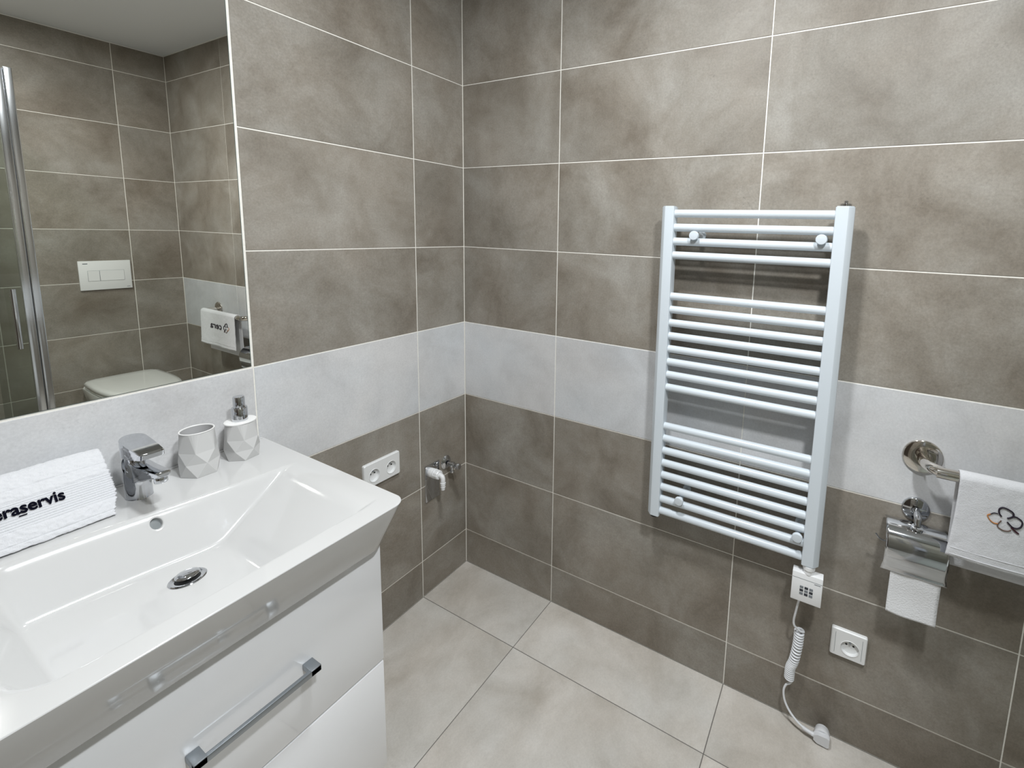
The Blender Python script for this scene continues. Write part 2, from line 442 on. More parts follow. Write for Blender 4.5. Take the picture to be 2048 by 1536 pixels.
def outset(v, drop, inset_front, inset_side, back_keep=True):
    x, y = v.co.x, v.co.y
    cx = (BX0+BX1)/2; hw = (BX1-BX0)/2
    nx = cx + (x-cx)*(hw-inset_side)/hw
    ny = y * (abs(BY1)-inset_front)/abs(BY1) if y < -.001 else y
    return (nx, ny, ZR-drop)
prev = per
for drop, fi, si in ((.0005, -.0008, -.0008), (.0018, -.0014, -.0014), (.0040, -.0007, -.0010), (.0055, -.0001, -.0006), (.0990, .036, .026), (.1030, .040, .031), (.1035, .060, .05)):
    cur = [bm.verts.new(outset(v, drop, fi, si)) for v in per]
    k = len(per)
    for a_ in range(k): bm.faces.new((prev[a_], prev[(a_+1) % k], cur[(a_+1) % k], cur[a_]))
    prev = cur
bm.faces.new(prev)
fin('basin_body', bm, M_CERAM, basin, angle=30)
# thin upstand where the shelf meets the wall
box('back_lip', BX0+.004, BX1-.003, -.008, -.0008, ZR-.002, ZR+.0028, M_CERAM, basin, .0015, 2)
# overflow
u_ = Vector((1, 0, 0)); e_ = .002
tz = Vector((0, 1, (top_z(OVX, OVY+e_)-top_z(OVX, OVY-e_))/(2*e_))).normalized()
nrm = u_.cross(tz).normalized()
if nrm.z < 0: nrm = -nrm
bm = bmesh.new(); R_ = []
for r_, d_ in ((.0165, .00005), (.0140, .00012), (.0115, .0001), (.0106, -.0004), (.0102, -.0030), (.0100, -.0095)):
    ring_ = []
    for k in range(40):
        x_ = OVX + .86*r_*math.cos(2*PI*k/40); z_ = OVZ + .90*r_*math.sin(2*PI*k/40)
        z_ = min(z_, ZR-.0004)
        ring_.append(bm.verts.new(Vector((x_, surf_y(x_, z_), z_)) + nrm*d_))
    R_.append(ring_)
for a_, b_ in zip(R_, R_[1:]):
    for k in range(40): bm.faces.new((a_[k], a_[(k+1) % 40], b_[(k+1) % 40], b_[k]))
fin('overflow_rim', bm, M_CERAM, basin, angle=80)
lathe('overflow_well', [(.0135, -.0098), (.0130, -.0075), (.004, -.0070), (.0005, -.0070)], (OVX, OVY, OVZ), nrm, M_HOLE, basin, 32, .86, 1.0, label='grey overflow opening')
# waste
DX, DY = -1.0290, -.301; DZ = top_z(DX, DY)
waste = thing('basin_waste', (DX, DY, DZ), 'round chrome pop-up waste in the floor of the basin bowl', 'drain')
lathe('flange', [(.0270, -.001), (.0270, .0008), (.0252, .0022), (.0200, .0018), (.0178, .0002)], (DX, DY, DZ), (0, 0, 1), M_CHROME, waste, 48, 1.06, .94, True, False)
lathe('waste_throat', [(.0179, .0003), (.0176, .0010), (.008, .0012), (.0004, .0012)], (DX, DY, DZ), (0, 0, 1), M_BLACK, waste, 40, 1.06, .94)
lathe('pop_up_cap', [(.004, .0012), (.004, .0066), (.0160, .0070), (.0176, .0082), (.0168, .0094), (.013, .0106), (.006, .0114), (.0005, .0116)], (DX, DY, DZ), (0, 0, 1), M_CHROME, waste, 48, 1.06, .94)

# ---------------------------------------------------------------- basin mixer tap
FX, FY = -1.0195, -.079
tap = thing('basin_mixer_tap', (FX, FY, ZR), 'chrome single lever mixer tap on the basin shelf beside the rolled towel', 'tap')
# body: a column whose top is cut by a slope falling towards the spout
bm = bmesh.new(); seg = 40
def cut(y): return .9180 + (y-FY)*.90
rings = []
for h in (0, .002, .02, .045):
    r = .0210 if h > .001 else .0216
    rings.append([bm.verts.new((FX + r*math.cos(2*PI*k/seg), FY + r*1.18*math.sin(2*PI*k/seg), ZR+h)) for k in range(seg)])
top = []
for k in range(seg):
    x = FX + .0208*math.cos(2*PI*k/seg); y = FY + .0208*1.18*math.sin(2*PI*k/seg)
    top.append(bm.verts.new((x, y, cut(y))))
rings.append(top)
for a_, b_ in zip(rings, rings[1:]):
    for k in range(seg): bm.faces.new((a_[k], a_[(k+1) % seg], b_[(k+1) % seg], b_[k]))
bm.faces.new(list(reversed(rings[0]))); bm.faces.new(rings[-1])
fin('tap_body', bm, M_CHROME, tap, angle=35)
# spout: flat topped blade reaching over the bowl
bm = bmesh.new()
sp = []
for y, zt, zb, hw in ((-.084, .9320, .884, .0150), (-.110, .9330, .895, .0150), (-.140, .9350, .907, .0142), (-.170, .9385, .919, .0132), (-.200, .9420, .9285, .0122), (-.210, .9428, .932, .0110), (-.2135, .9412, .935, .0092)):
    sp.append([bm.verts.new(p) for p in ((FX-hw, y, zt-.001), (FX-hw+.002, y, zt), (FX+hw-.002, y, zt), (FX+hw, y, zt-.001), (FX+hw*.92, y, zb+.003), (FX+hw*.6, y, zb), (FX-hw*.6, y, zb), (FX-hw*.92, y, zb+.003))])
for a_, b_ in zip(sp, sp[1:]):
    for k in range(8): bm.faces.new((a_[k], a_[(k+1) % 8], b_[(k+1) % 8], b_[k]))
bm.faces.new(sp[0]); bm.faces.new(sp[-1])
fin('spout', bm, M_CHROME, tap, angle=30)
lathe('aerator', [(.0095, 0), (.0104, .0015), (.0104, .0105), (.0095, .012)], (FX+.0, -.1960, .9180), (-.0, .12, 1), M_CHROME, tap, 28)
# cartridge collar between body and lever
lathe('cartridge_collar', [(.0155, 0), (.0162, .004), (.0162, .055), (.0150, .060)], (FX, FY+.001, .886), Vector((0, 0, 1)), M_CHROME, tap, 36, 1, 1.12)
# lever: thick rounded plate rising towards its tip
bm = bmesh.new()
out = []
for k in range(17):
    a_ = k/16*PI; out.append((FX - .0213*math.cos(a_), FY + .000 + .0260*math.sin(a_)))
out = out + [(FX+.0210, FY-.034), (FX+.0200, FY-.064), (FX+.0188, FY-.086), (FX+.0160, FY-.0915), (FX, FY-.0930), (FX-.0160, FY-.0915), (FX-.0188, FY-.086), (FX-.0200, FY-.064), (FX-.0210, FY-.034)]
def lt(y): return .9720 + (y-(FY-.09))*.07
def lb(y):
    if y > FY-.020: return .9445 + max(0, (FY-.004-y))*.10
    return .9461 + (FY-.020-y)/.072*.0160
a_ = [bm.verts.new((x, y, lb(y))) for x, y in out]
b_ = [bm.verts.new((x, y, lt(y)-.0015)) for x, y in out]
c_ = [bm.verts.new((FX+(x-FX)*.955, FY+(y-FY)*.97, lt(y))) for x, y in out]
k = len(out)
for i in range(k):
    bm.faces.new((a_[i], a_[(i+1) % k], b_[(i+1) % k], b_[i])); bm.faces.new((b_[i], b_[(i+1) % k], c_[(i+1) % k], c_[i]))
bm.faces.new(a_); bm.faces.new(c_)
fin('lever', bm, M_CHROME, tap, angle=30)

# ---------------------------------------------------------------- faceted tumbler and soap dispenser
def faceted(bm, cx, cy, z0, hs, rs, rot, rtop, ztop, lip, sx=1., sy=1., n=6):
    """hexagon rings turned against each other, lofted by triangles up to a round top"""
    rings = []
    for i, (h, r) in enumerate(zip(hs, rs)):
        rings.append([bm.verts.new((cx + sx*r*math.cos(rot+2*PI*(k+.5*(i % 2))/n), cy + sy*r*math.sin(rot+2*PI*(k+.5*(i % 2))/n), z0+h)) for k in range(n)])
    for i, (a_, b_) in enumerate(zip(rings, rings[1:])):
        for k in range(n):
            if i % 2 == 0:
                bm.faces.new((a_[k], a_[(k+1) % n], b_[k])); bm.faces.new((b_[k], a_[(k+1) % n], b_[(k+1) % n]))
            else:
                bm.faces.new((a_[k], b_[(k+1) % n], b_[k])); bm.faces.new((a_[k], a_[(k+1) % n], b_[(k+1) % n]))
    m_ = 6
    last = rings[-1]; off = .5*((len(hs)-1) % 2)
    N_ = n*m_
    rt = [bm.verts.new((cx + sx*rtop*math.cos(rot+2*PI*(off+q/m_)/n), cy + sy*rtop*math.sin(rot+2*PI*(off+q/m_)/n), ztop)) for q in range(N_)]
    for k in range(n):
        for q in range(m_//2):
            bm.faces.new((last[k], rt[(k*m_+q+1) % N_], rt[k*m_+q]))
            bm.faces.new((last[k], rt[(k*m_-q) % N_], rt[(k*m_-q-1) % N_]))
        bm.faces.new((last[k], last[(k+1) % n], rt[(k*m_+m_//2) % N_]))
    bm.faces.new(list(reversed(rings[0])))
    return rt
# tumbler
TX, TY = -.9120, -.0700
tum = thing('tumbler', (TX, TY, ZR), 'empty grey faceted tumbler between the tap and the soap dispenser', 'cup')
bm = bmesh.new()
rt = faceted(bm, TX, TY, ZR+.0004, (0, .030, .056), (.0372, .0376, .0368), math.radians(-120), .0312, ZR+.099, .003, .98, 1.03)
N_ = len(rt)
def ring_at(r, z): 
    return [bm.verts.new((TX + (v.co.x-TX)*r, TY + (v.co.y-TY)*r, z)) for v in rt]
fin('tumbler_wall', bm, M_CONC, tum, angle=9)
bm = bmesh.new(); blathe(bm, [(.0311, 0), (.0311, .0012), (.0304, .0020), (.0292, .0020), (.0282, .0008), (.0280, 0)], (TX, TY, ZR+.0988), (0, 0, 1), 48, 1.03, .98, False, False)
fin('rim', bm, M_LIPW, tum)
bm = bmesh.new(); blathe(bm, [(.0280, .0985), (.0278, .05), (.0260, .008), (.023, .005), (.0005, .005)], (TX, TY, ZR), (0, 0, 1), 48, 1.03, .98, False, True)
fin('inside', bm, M_CONCIN, tum)
# dispenser
SX_, SY_ = -.8250, -.0665
dsp = thing('soap_dispenser', (SX_, SY_, ZR), 'grey faceted soap dispenser with chrome pump at the back corner of the basin', 'dispenser')
bm = bmesh.new()
rt = faceted(bm, SX_, SY_, ZR+.0004, (0, .024, .050), (.0362, .0376, .0365), math.radians(-108), .0316, ZR+.0885, .003, .94, 1.04)
fin('bottle_body', bm, M_CONC, dsp, angle=9)
lathe('shoulder', [(.0318, 0), (.0312, .0020), (.0285, .0030), (.016, .0030)], (SX_, SY_, ZR+.0882), (0, 0, 1), M_LIPW, dsp, 48, 1.04, .94)
pump = lathe('pump_collar', [(.0160, 0), (.0162, .002), (.0162, .0305), (.0150, .0325), (.0120, .0325)], (SX_, SY_, ZR+.0912), (0, 0, 1), M_CHROME, dsp, 36)
lathe('pump_head', [(.0120, 0), (.0120, .024), (.0110, .0265), (.0006, .0270)], (SX_, SY_, ZR+.1236), (0, 0, 1), M_CHROME, dsp, 36)

# ---------------------------------------------------------------- folded towel on the basin shelf
def text_mesh(body, size, offset=0.0, ext=0.0, res=4):
    cu = bpy.data.curves.new('t', 'FONT'); cu.body = body; cu.size = size; cu.offset = offset; cu.extrude = ext; cu.resolution_u = res
    o = bpy.data.objects.new('t', cu); C.objects.link(o)
    bpy.context.view_layer.update()
    dg = bpy.context.evaluated_depsgraph_get()
    me = bpy.data.meshes.new_from_object(o.evaluated_get(dg))
    bpy.data.objects.remove(o); bpy.data.curves.remove(cu)
    return me
towel = thing('folded_towel', (-1.165, -.08, ZR), 'folded white terry towel with black lettering leaning behind the basin bowl', 'towel')
# front face profile, from the bottom front edge to the ridge and down the back
PF = [(-.1285, .8562), (-.1335, .8590), (-.1310, .8660), (-.1230, .8790), (-.1130, .8930), (-.1020, .9075), (-.0900, .9225), (-.0770, .9370), (-.0630, .9500), (-.0480, .9595), (-.0340, .9625), (-.0240, .9580), (-.0180, .9440), (-.0160, .91), (-.0150, .875), (-.0160, .8575)]
prof = catmull([(0, a_, b_) for a_, b_ in PF], 22)
TX0, TX1 = -1.300, -1.0600
bm = bmesh.new(); cols = []
def seglen(pts):
    s = [0]
    for a_, b_ in zip(pts, pts[1:]): s.append(s[-1]+(b_-a_).length)
    return s
SL = seglen(prof)
NXT = 90
for i in range(NXT+1):
    t_ = i/NXT; x = TX0 + (TX1-TX0)*t_
    col = []
    for j, p in enumerate(prof):
        s_ = SL[j]
        q = prof[min(j+1, len(prof)-1)] - prof[max(j-1, 0)]; nn = Vector((0, -q.z, q.y)).normalized()
        if nn.y > 0 and p.z < .95 and p.y < -.03: nn = -nn
        nn = Vector((0, q.z, -q.y)).normalized()*-1
        z_ = p.z
        band = .040 < s_ < .090
        if band: d = .0009*math.sin((s_-.040)/.0045*2*PI) - .0008
        else: d = .0014*noise.noise(Vector((x*170, s_*170, 3.1))) + .0010*noise.noise(Vector((x*60, s_*60, 9)))
        for sm in (.016, .039, .091, .112):          # dobby border creases
            d -= .0010*math.exp(-((s_-sm)/.0011)**2)
        d += .002*noise.noise(Vector((x*12, s_*9, 1)))
        xx = x
        if t_ > .93: xx += (.0022*noise.noise(Vector((s_*240, 5, 2))) - .010*smooth((p.z-.93)/.035)*0)*((t_-.93)/.07)
        xx += -.010*(1-smooth((p.z-.86)/.04))*smooth((t_-.5)/.5)
        col.append(bm.verts.new(p + nn*d*(1 if p.y < -.02 else .2) + Vector((xx, 0, 0))))
    cols.append(col)
for a_, b_ in zip(cols, cols[1:]):
    for j in range(len(prof)-1): bm.faces.new((a_[j], b_[j], b_[j+1], a_[j+1]))
    bm.faces.new((a_[-1], b_[-1], b_[0], a_[0]))
bm.faces.new(cols[0]); 
# folded edges at the right end: fan towards the middle with creases
ctr = Vector((TX1-.004, -.06, .90))
prevr = cols[-1]
for q in range(1, 7):
    f = q/7
    cur = []
    for v in cols[-1]:
        p = v.co.lerp(ctr, f); p.x = v.co.x + (.0020 if q % 2 == 0 else -.0030) - .001
        cur.append(bm.verts.new(p))
    k = len(cur)
    for j in range(k): bm.faces.new((prevr[j], prevr[(j+1) % k], cur[(j+1) % k], cur[j]))
    prevr = cur
bm.faces.new(prevr)
fin('towel_body', bm, M_TERRY, towel, angle=180)
def face_pt(s_):
    for j in range(len(SL)-1):
        if SL[j+1] >= s_:
            f = (s_-SL[j])/(SL[j+1]-SL[j]); return prof[j].lerp(prof[j+1], f), (prof[j+1]-prof[j]).normalized()
    return prof[-1], (prof[-1]-prof[-2]).normalized()
def stamp(me, x0, sb, sx, sz_, lift, name, m, parent, shear=0):
    for v in me.vertices:
        X, Y, Z = v.co
        p, tg = face_pt(sb + Y*sz_)
        nn = Vector((0, -tg.z, tg.y))
        if nn.y > 0: nn = -nn
        v.co = Vector((x0 + X*sx, 0, 0)) + p + nn*(lift+Z)
    me.materials.clear(); me.materials.append(m)
    return add(name, me, parent)
me = text_mesh('eraservis', .03, .00080, .0002, 6)
wx = max(v.co.x for v in me.vertices)
o = stamp(me, -1.2080, .0650, .0836/wx, .92, .0032, 'lettering', M_INK, towel); o['label'] = 'bold black printed lettering'
me = bpy.data.meshes.new('u'); bm = bmesh.new(); bbox(bm, .0, .0095, -.0060, -.0040, -.0002, .0002); bm.to_mesh(me); bm.free()
stamp(me, -1.1807, .0650, 1, .9, .0030, 'letter_underline', M_INK, towel)

# ---------------------------------------------------------------- towel radiator
RX = -.080
rad = thing('towel_radiator', (-.06, -1.086, .5445), 'white ladder towel radiator with horizontal tubes hung on the tiled wall', 'radiator')
def post(y_out, y_in):
    s = 1 if y_out > y_in else -1
    xs = [(-.046, y_in), (RX+.004, y_in), (RX+.0012, y_in+s*.0010), (RX, y_in+s*.004), (RX, y_out-s*.0145), (RX+.0018, y_out-s*.0115), (-.066, y_out-s*.0012), (-.060, y_out), (-.046, y_out)]
    bm = bmesh.new(); bprism(bm, xs, (0, 0, 0), (1, 0, 0), (0, 1, 0), (0, 0, 1), .5455, 1.5020)
    bmesh.ops.recalc_face_normals(bm, faces=bm.faces)
    es = [e for e in bm.edges if abs(e.verts[0].co.z-e.verts[1].co.z) < 1e-5]
    bmesh.ops.bevel(bm, geom=es, offset=.0022, segments=2, affect='EDGES')
    return fin('post', bm, M_RAD, rad, angle=25)
post(-.8385, -.8795); post(-1.3315, -1.2885)
lathe('bottom_plug', [(.012, 0), (.0125, .002), (.0125, .007)], (-.063, -.860, .5390), (0, 0, 1), M_BLACK, rad, 20)
bm = bmesh.new(); blathe(bm, [(.013, 0), (.013, .006), (.0095, .0075), (.004, .0075)], (-.063, -1.3100, 1.5018), (0, 0, 1), 24)
blathe(bm, [(.0045, .0074), (.0045, .013), (.003, .0142)], (-.063, -1.3100, 1.5018), (0, 0, 1), 16)
fin('air_vent', bm, M_CHROME, rad)['label'] = 'small chrome air vent plug'
for i, z in enumerate([1.4812-.0398*k for k in range(4)] + [1.2413-.0396*k for k in range(8)] + [.8414-.0397*k for k in range(8)]):
    bm = bmesh.new(); btube(bm, [(-.0645, -.8790, z), (-.0645, -1.2890, z)], .0112, 20)
    fin('tube', bm, M_RAD, rad)
for y, z in ((-.9428, 1.4200), (-1.2640, 1.4200), (-.9437, .6240), (-1.2735, .6250)):
    b = lathe('wall_bracket', [(.0125, 0), (.0125, .006), (.0070, .010), (.0070, .075), (.0092, .0755), (.0092, .0805), (.007, .081)], (-.0003, y, z), (-1, 0, 0), M_RAD, rad, 24)
    lathe('bracket_knob', [(.0100, 0), (.0128, .0010), (.0128, .0070), (.0115, .0092), (.006, .0098), (.0004, .0099)], (-.0812, y, z), (-1, 0, 0), M_RAD, b, 28, 1.05, 1)
# heating element with its square control
HE = bmesh.new()
el = box('element_control', -.078, -.052, -1.3455, -1.2700, .4395, .5230, M_PLAST2, rad, .0015, 2, label='square white heating element control box')
lathe('element_neck', [(.0155, 0), (.0155, .012), (.0175, .0125), (.0175, .0225)], (-.064, -1.3085, .5228), (0, 0, 1), M_PLAST2, rad, 28, 1, .9)
box('control_seam', -.0785, -.0779, -1.3450, -1.2710, .5068, .5074, M_GREYP, el)
for r in range(3):
    for c in range(3):
        yc = -1.2955 - c*.0118; zc = .4830 - r*.0095
        box('display_symbol', -.0787, -.0780, yc-.0044, yc+.0044, zc-.0033, zc+.0033, M_DARK if (r+c) % 2 else M_GREYP, el)
HE.free()
box('maker_mark', -.0786, -.0780, -1.3405, -1.3255, .5020, .5033, M_GREYP, el)

# power cord with its spiral part and plug
cord = thing('power_cord', (-.035, -1.30, .01), 'white spiral power cord hanging from the radiator with its plug on the floor', 'cord')
P1 = catmull([(-.062, -1.2935, .4393), (-.060, -1.2905, .42), (-.055, -1.2862, .3831), (-.048, -1.2835, .352), (-.046, -1.286, .336), (-.040, -1.294, .324), (-.034, -1.304, .314)], 8)
coil = []
axis = catmull([(-.0285, -1.3000, .312), (-.0285, -1.2990, .266), (-.0285, -1.2935, .214), (-.0285, -1.2860, .184), (-.0285, -1.2850, .150)], 60)
turns = 22; n_ = len(axis)
for i, p in enumerate(axis):
    a_ = 2*PI*turns*i/(n_-1) + PI*1.5
    t_ = (axis[min(i+1, n_-1)]-axis[max(i-1, 0)]).normalized(); u1, v1, _ = frame(t_)
    r = .0105 if 3 < i < n_-4 else .0095
    coil.append(p + Vector((1, 0, 0))*r*math.cos(a_) + Vector((0, 1, 0))*r*math.sin(a_))
axn = []
P1 = P1[:-1]
m_ = len(coil)
fine = []
for i in range(m_-1):
    fine.append(coil[i])
# resample the coil finely enough to stay round
coil = []
K = 22*16
for i in range(K+1):
    f = i/K*(n_-1); k0 = min(int(f), n_-2); p = axis[k0].lerp(axis[k0+1], f-k0); a_ = 2*PI*turns*i/K + PI*1.5
    coil.append(p + Vector((.0105*math.cos(a_), .0112*math.sin(a_), 0)))
tube('cord_lead', P1 + [coil[0]], .0031, M_CORD, cord, 10)
tube('spiral', coil, .0030, M_CORD, cord, 8)
P2 = catmull([tuple(coil[-1]), (-.030, -1.2890, .1360), (-.030, -1.2790, .1255), (-.031, -1.2742, .1040), (-.033, -1.2795, .0765), (-.036, -1.2950, .0520), (-.040, -1.3170, .0345), (-.041, -1.3340, .0260)], 10)
tube('cord_tail', P2, .0031, M_CORD, cord, 10)
# plug
pl = bmesh.new()
btube(pl, catmull([(-.041, -1.332, .0265), (-.042, -1.340, .0245), (-.043, -1.358, .0220), (-.043, -1.370, .0205)], 5), [.0045]*2+[.0052]*8+[.0062]*6, 14)
bprism(pl, [(-1.362, .0125), (-1.372, .0060), (-1.398, .0045), (-1.402, .0085), (-1.402, .0310), (-1.396, .0350), (-1.372, .0330), (-1.362, .0270)], (0, 0, 0), (0, 1, 0), (0, 0, 1), (1, 0, 0), -.0500, -.0370)
fin('plug_grip', pl, M_PLUG, cord)
lathe('plug_head', [(.0175, 0), (.0205, .003), (.0205, .013), (.0185, .0155), (.0180, .0205), (.001, .0205)], (-.0372, -1.3830, .0208), (1, 0, 0), M_PLUG, cord, 36)

# ---------------------------------------------------------------- sockets
def plate(name, org, u, v, n, w_, h_, t_, holes, m, parent, rc=.005, dep=.007):
    """rounded plate with round openings, hollow to a depth"""
    org, u, v, n = map(Vector, (org, u, v, n)); bm = bmesh.new()
    P = lambda a_, b_, c_: org+u*a_+v*b_+n*c_
    out = rrect(w_, h_, rc)
    back = [bm.verts.new(P(a_, b_, 0)) for a_, b_ in out]
    mid = [bm.verts.new(P(a_, b_, t_*.72)) for a_, b_ in out]
    f = (w_-.004)/w_; g = (h_-.004)/h_
    fr = [bm.verts.new(P(a_*f, b_*g, t_)) for a_, b_ in out]
    k = len(out)
    for a_, b_ in ((back, mid), (mid, fr)):
        for i in range(k): bm.faces.new((a_[i], a_[(i+1) % k], b_[(i+1) % k], b_[i]))
    bm.faces.new(back)
    es = [bm.edges.get((fr[i], fr[(i+1) % k])) for i in range(k)]
    for cu, cv, ru, rv in holes:
        hr = [bm.verts.new(P(cu+ru*math.cos(2*PI*i/32), cv+rv*math.sin(2*PI*i/32), t_)) for i in range(32)]
        h2 = [bm.verts.new(P(cu+ru*.97*math.cos(2*PI*i/32), cv+rv*.97*math.sin(2*PI*i/32), t_-dep)) for i in range(32)]
        for i in range(32):
            e = bm.edges.new((hr[i], hr[(i+1) % 32])); es.append(e)
        for i in range(32): bm.faces.new((hr[i], hr[(i+1) % 32], h2[(i+1) % 32], h2[i]))
        bm.faces.new(h2)
    bmesh.ops.triangle_fill(bm, use_beauty=True, use_dissolve=False, edges=es)
    return fin(name, bm, m, parent, angle=30)
def ring(name, c, u, v, n, ru, rv, dr, h, m, parent):
    c, u, v, n = map(Vector, (c, u, v, n)); bm = bmesh.new(); R_ = []
    for r, z in ((0, 0), (.0002, h), (dr*.7, h), (dr, 0)):
        R_.append([bm.verts.new(c + u*(ru+r)*math.cos(2*PI*i/36) + v*(rv+r)*math.sin(2*PI*i/36) + n*z) for i in range(36)])
    for a_, b_ in zip(R_, R_[1:]):
        for i in range(36): bm.faces.new((a_[i], a_[(i+1) % 36], b_[(i+1) % 36], b_[i]))
    return fin(name, bm, m, parent)
def contacts(c, u, v, n, s, depth, parent):
    c, u, v, n = map(Vector, (c, u, v, n))
    for q in (-1, 1):
        p = c + u*(q*.0088*s) + v*.0045 - n*(depth-.0001)
        lathe('contact_hole', [(.0028, 0), (.0028, .0004)], p, n, M_BLACK, parent, 14)
    lathe('earth_pin', [(.0025, 0), (.0025, .0058), (.0018, .0066)], c + v*.0130 - n*(depth-.0002), n, M_SATIN, parent, 14)
# single socket on the right wall
so = thing('wall_socket', (0, -1.4232, .3070), 'single white wall socket low on the tiles below the paper holder', 'socket')
plate('cover_plate', (-.0003, -1.4232, .3072), (0, 1, 0), (0, 0, 1), (-1, 0, 0), .0875, .0820, .0105, [(-.004, -.0065, .0222, .0212)], M_PLAST, so, .004, .0085)
for y_ in (-1.3905, -1.4560):
    box('frame_seam', -.0112, -.0107, y_-.0004, y_+.0004, .2760, .3380, M_GREYP, so)
ring('socket_ring', (-.0106, -1.4272, .3007), (0, 1, 0), (0, 0, 1), (-1, 0, 0), .0222, .0212, .0016, .0012, M_PLAST, so)
contacts((-.0108, -1.4272, .3007), (0, 1, 0), (0, 0, 1), (-1, 0, 0), 1.0, .0085, so)
# double socket on the left wall
ds = thing('wall_socket', (-.3995, 0, .604), 'double white wall socket on the mirror wall beside the basin', 'socket')
plate('cover_plate', (-.3995, -.0003, .6040), (1, 0, 0), (0, 0, 1), (0, -1, 0), .1370, .0820, .0115, [(-.0325, -.004, .0185, .0215), (.0325, -.004, .0185, .0215)], M_PLAST, ds, .005, .0090)
for q in (-1, 1):
    c = (-.3995+q*.0325, -.0118, .6000)
    ring('socket_ring', (c[0], -.0117, c[2]), (1, 0, 0), (0, 0, 1), (0, -1, 0), .0185, .0215, .0016, .0014, M_PLAST, ds)
    contacts(c, (1, 0, 0), (0, 0, 1), (0, -1, 0), .85, .0090, ds)

# ---------------------------------------------------------------- washing machine connections
sip = thing('siphon_outlet', (-.180, 0, .455), 'white elbow hose outlet on a dark chrome plate near the corner', 'pipe fitting')
box('outlet_plate', -.2146, -.1460, -.0040, -.0003, .3815, .5275, M_CHROME, sip, .0012, 2, label='polished chrome cover plate')
ax = Vector((.03, -1, 0)).normalized(); o0 = Vector((-.1930, -.0040, .4990))
lathe('outlet_collar', [(.0150, 0), (.0175, .004), (.0180, .018), (.0165, .022), (.0185, .023), (.0185, .029), (.0165, .031)], o0, ax, M_PLAST2, sip, 28, .9, 1)
bm = bmesh.new(); blathe(bm, [(.0150, .030), (.0175, .032), (.0175, .047), (.0155, .050)], o0, ax, 10)
fin('union_nut', bm, M_PLAST2, sip, angle=25)
e0 = o0 + ax*.048
pts = catmull([e0, e0+ax*.008, e0+ax*.015+Vector((0, 0, -.0035)), e0+ax*.0180+Vector((0, 0, -.011)), e0+ax*.0182+Vector((0, 0, -.022))], 6)
tube('elbow', pts, .0086, M_PLAST2, sip, 18)
tp_ = pts[-1]
lathe('hose_tail', [(.0086, .002), (.0086, -.003), (.0100, -.0035), (.0100, -.0048), (.0086, -.0052), (.0084, -.010), (.0093, -.0105), (.0083, -.013), (.0080, -.019), (.0089, -.0195), (.0078, -.022), (.0070, -.031), (.005, -.031)], tp_, (0, 0, 1), M_PLAST2, sip, 24)
lathe('plate_screw', [(.0035, 0), (.0035, .003), (.001, .0042)], (-.2105, -.0042, .5205), (0, -1, 0), M_PLAST2, sip, 14)
val = thing('angle_valve', (-.112, 0, .505), 'small chrome angle valve on the wall right of the white hose outlet', 'valve')
vo = Vector((-.110, -.0003, .500)); va = Vector((.0, -1, 0))
lathe('rosette', [(.0285, 0), (.0285, .002), (.022, .0085), (.0130, .0110), (.0125, .006)], vo, va, M_CHROME, val, 36, .86, 1)
bm = bmesh.new()
blathe(bm, [(.0085, .006), (.0085, .026), (.0115, .027), (.0115, .040), (.0085, .042), (.0085, .050)], vo, va, 20)
fin('valve_body', bm, M_CHROME, val)
lathe('valve_handle', [(.0060, .048), (.0060, .054), (.0110, .055), (.0125, .060), (.0125, .070), (.0100, .074), (.001, .0745)], vo, va, M_CHROME, val, 8, .9, 1)
lathe('outlet_nozzle', [(.0060, 0), (.0060, -.014), (.0085, -.0145), (.0085, -.022), (.006, -.0235)], vo + va*.034 + Vector((0, 0, -.010)), (0, 0, 1), M_CHROME, val, 16)

# ---------------------------------------------------------------- towel bar and hand towel
bar = thing('towel_bar', (0, -1.76, .889), 'polished steel towel bar with round wall flanges right of the radiator', 'towel bar')
YA, YZ, ZB, XBAR = -1.5345, -1.995, .8895, -.085
for y in (YA, YZ):
    lathe('flange', [(.0432, 0), (.0432, .0030), (.0420, .0052), (.0395, .0062), (.0140, .0066), (.0130, .0064)], (-.0003, y, ZB), (-1, 0, 0), M_STEEL, bar, 48)
def arc(y_, s):
    return [(-.006, y_, ZB), (-.030, y_, ZB+.001), (-.052, y_+s*.004, ZB+.002), (-.070, y_+s*.014, ZB+.003), (-.081, y_+s*.030, ZB+.003), (XBAR, y_+s*.050, ZB+.003)]
pts = catmull(arc(YA, -1) + list(reversed(arc(YZ, 1))), 6)
tube('rail', pts, .0130, M_STEEL, bar, 24)
ht = thing('hand_towel', (-.085, -1.784, .68), 'white terry hand towel with a four-petal embroidery hung over the steel bar', 'towel')
zc = ZB+.003; rr = .0152
prof2 = [(-.0640, .6640), (-.0645, .70), (-.0660, .76), (-.0675, .83), (XBAR+rr, zc-.010)]
for k in range(13):
    a_ = k/12*PI; prof2.append((XBAR + rr*math.cos(a_), zc + rr*math.sin(a_)))
nfront = len(prof2)
prof2 += [(-.1010, zc-.02), (-.1022, .83), (-.1045, .77), (-.1065, .74), (-.1080, .7090)]
pf = catmull([(a_, 0, b_) for a_, b_ in prof2], 5)
YT0, YT1 = -1.5925, -1.9760; NYT = 80
bm = bmesh.new(); A = []
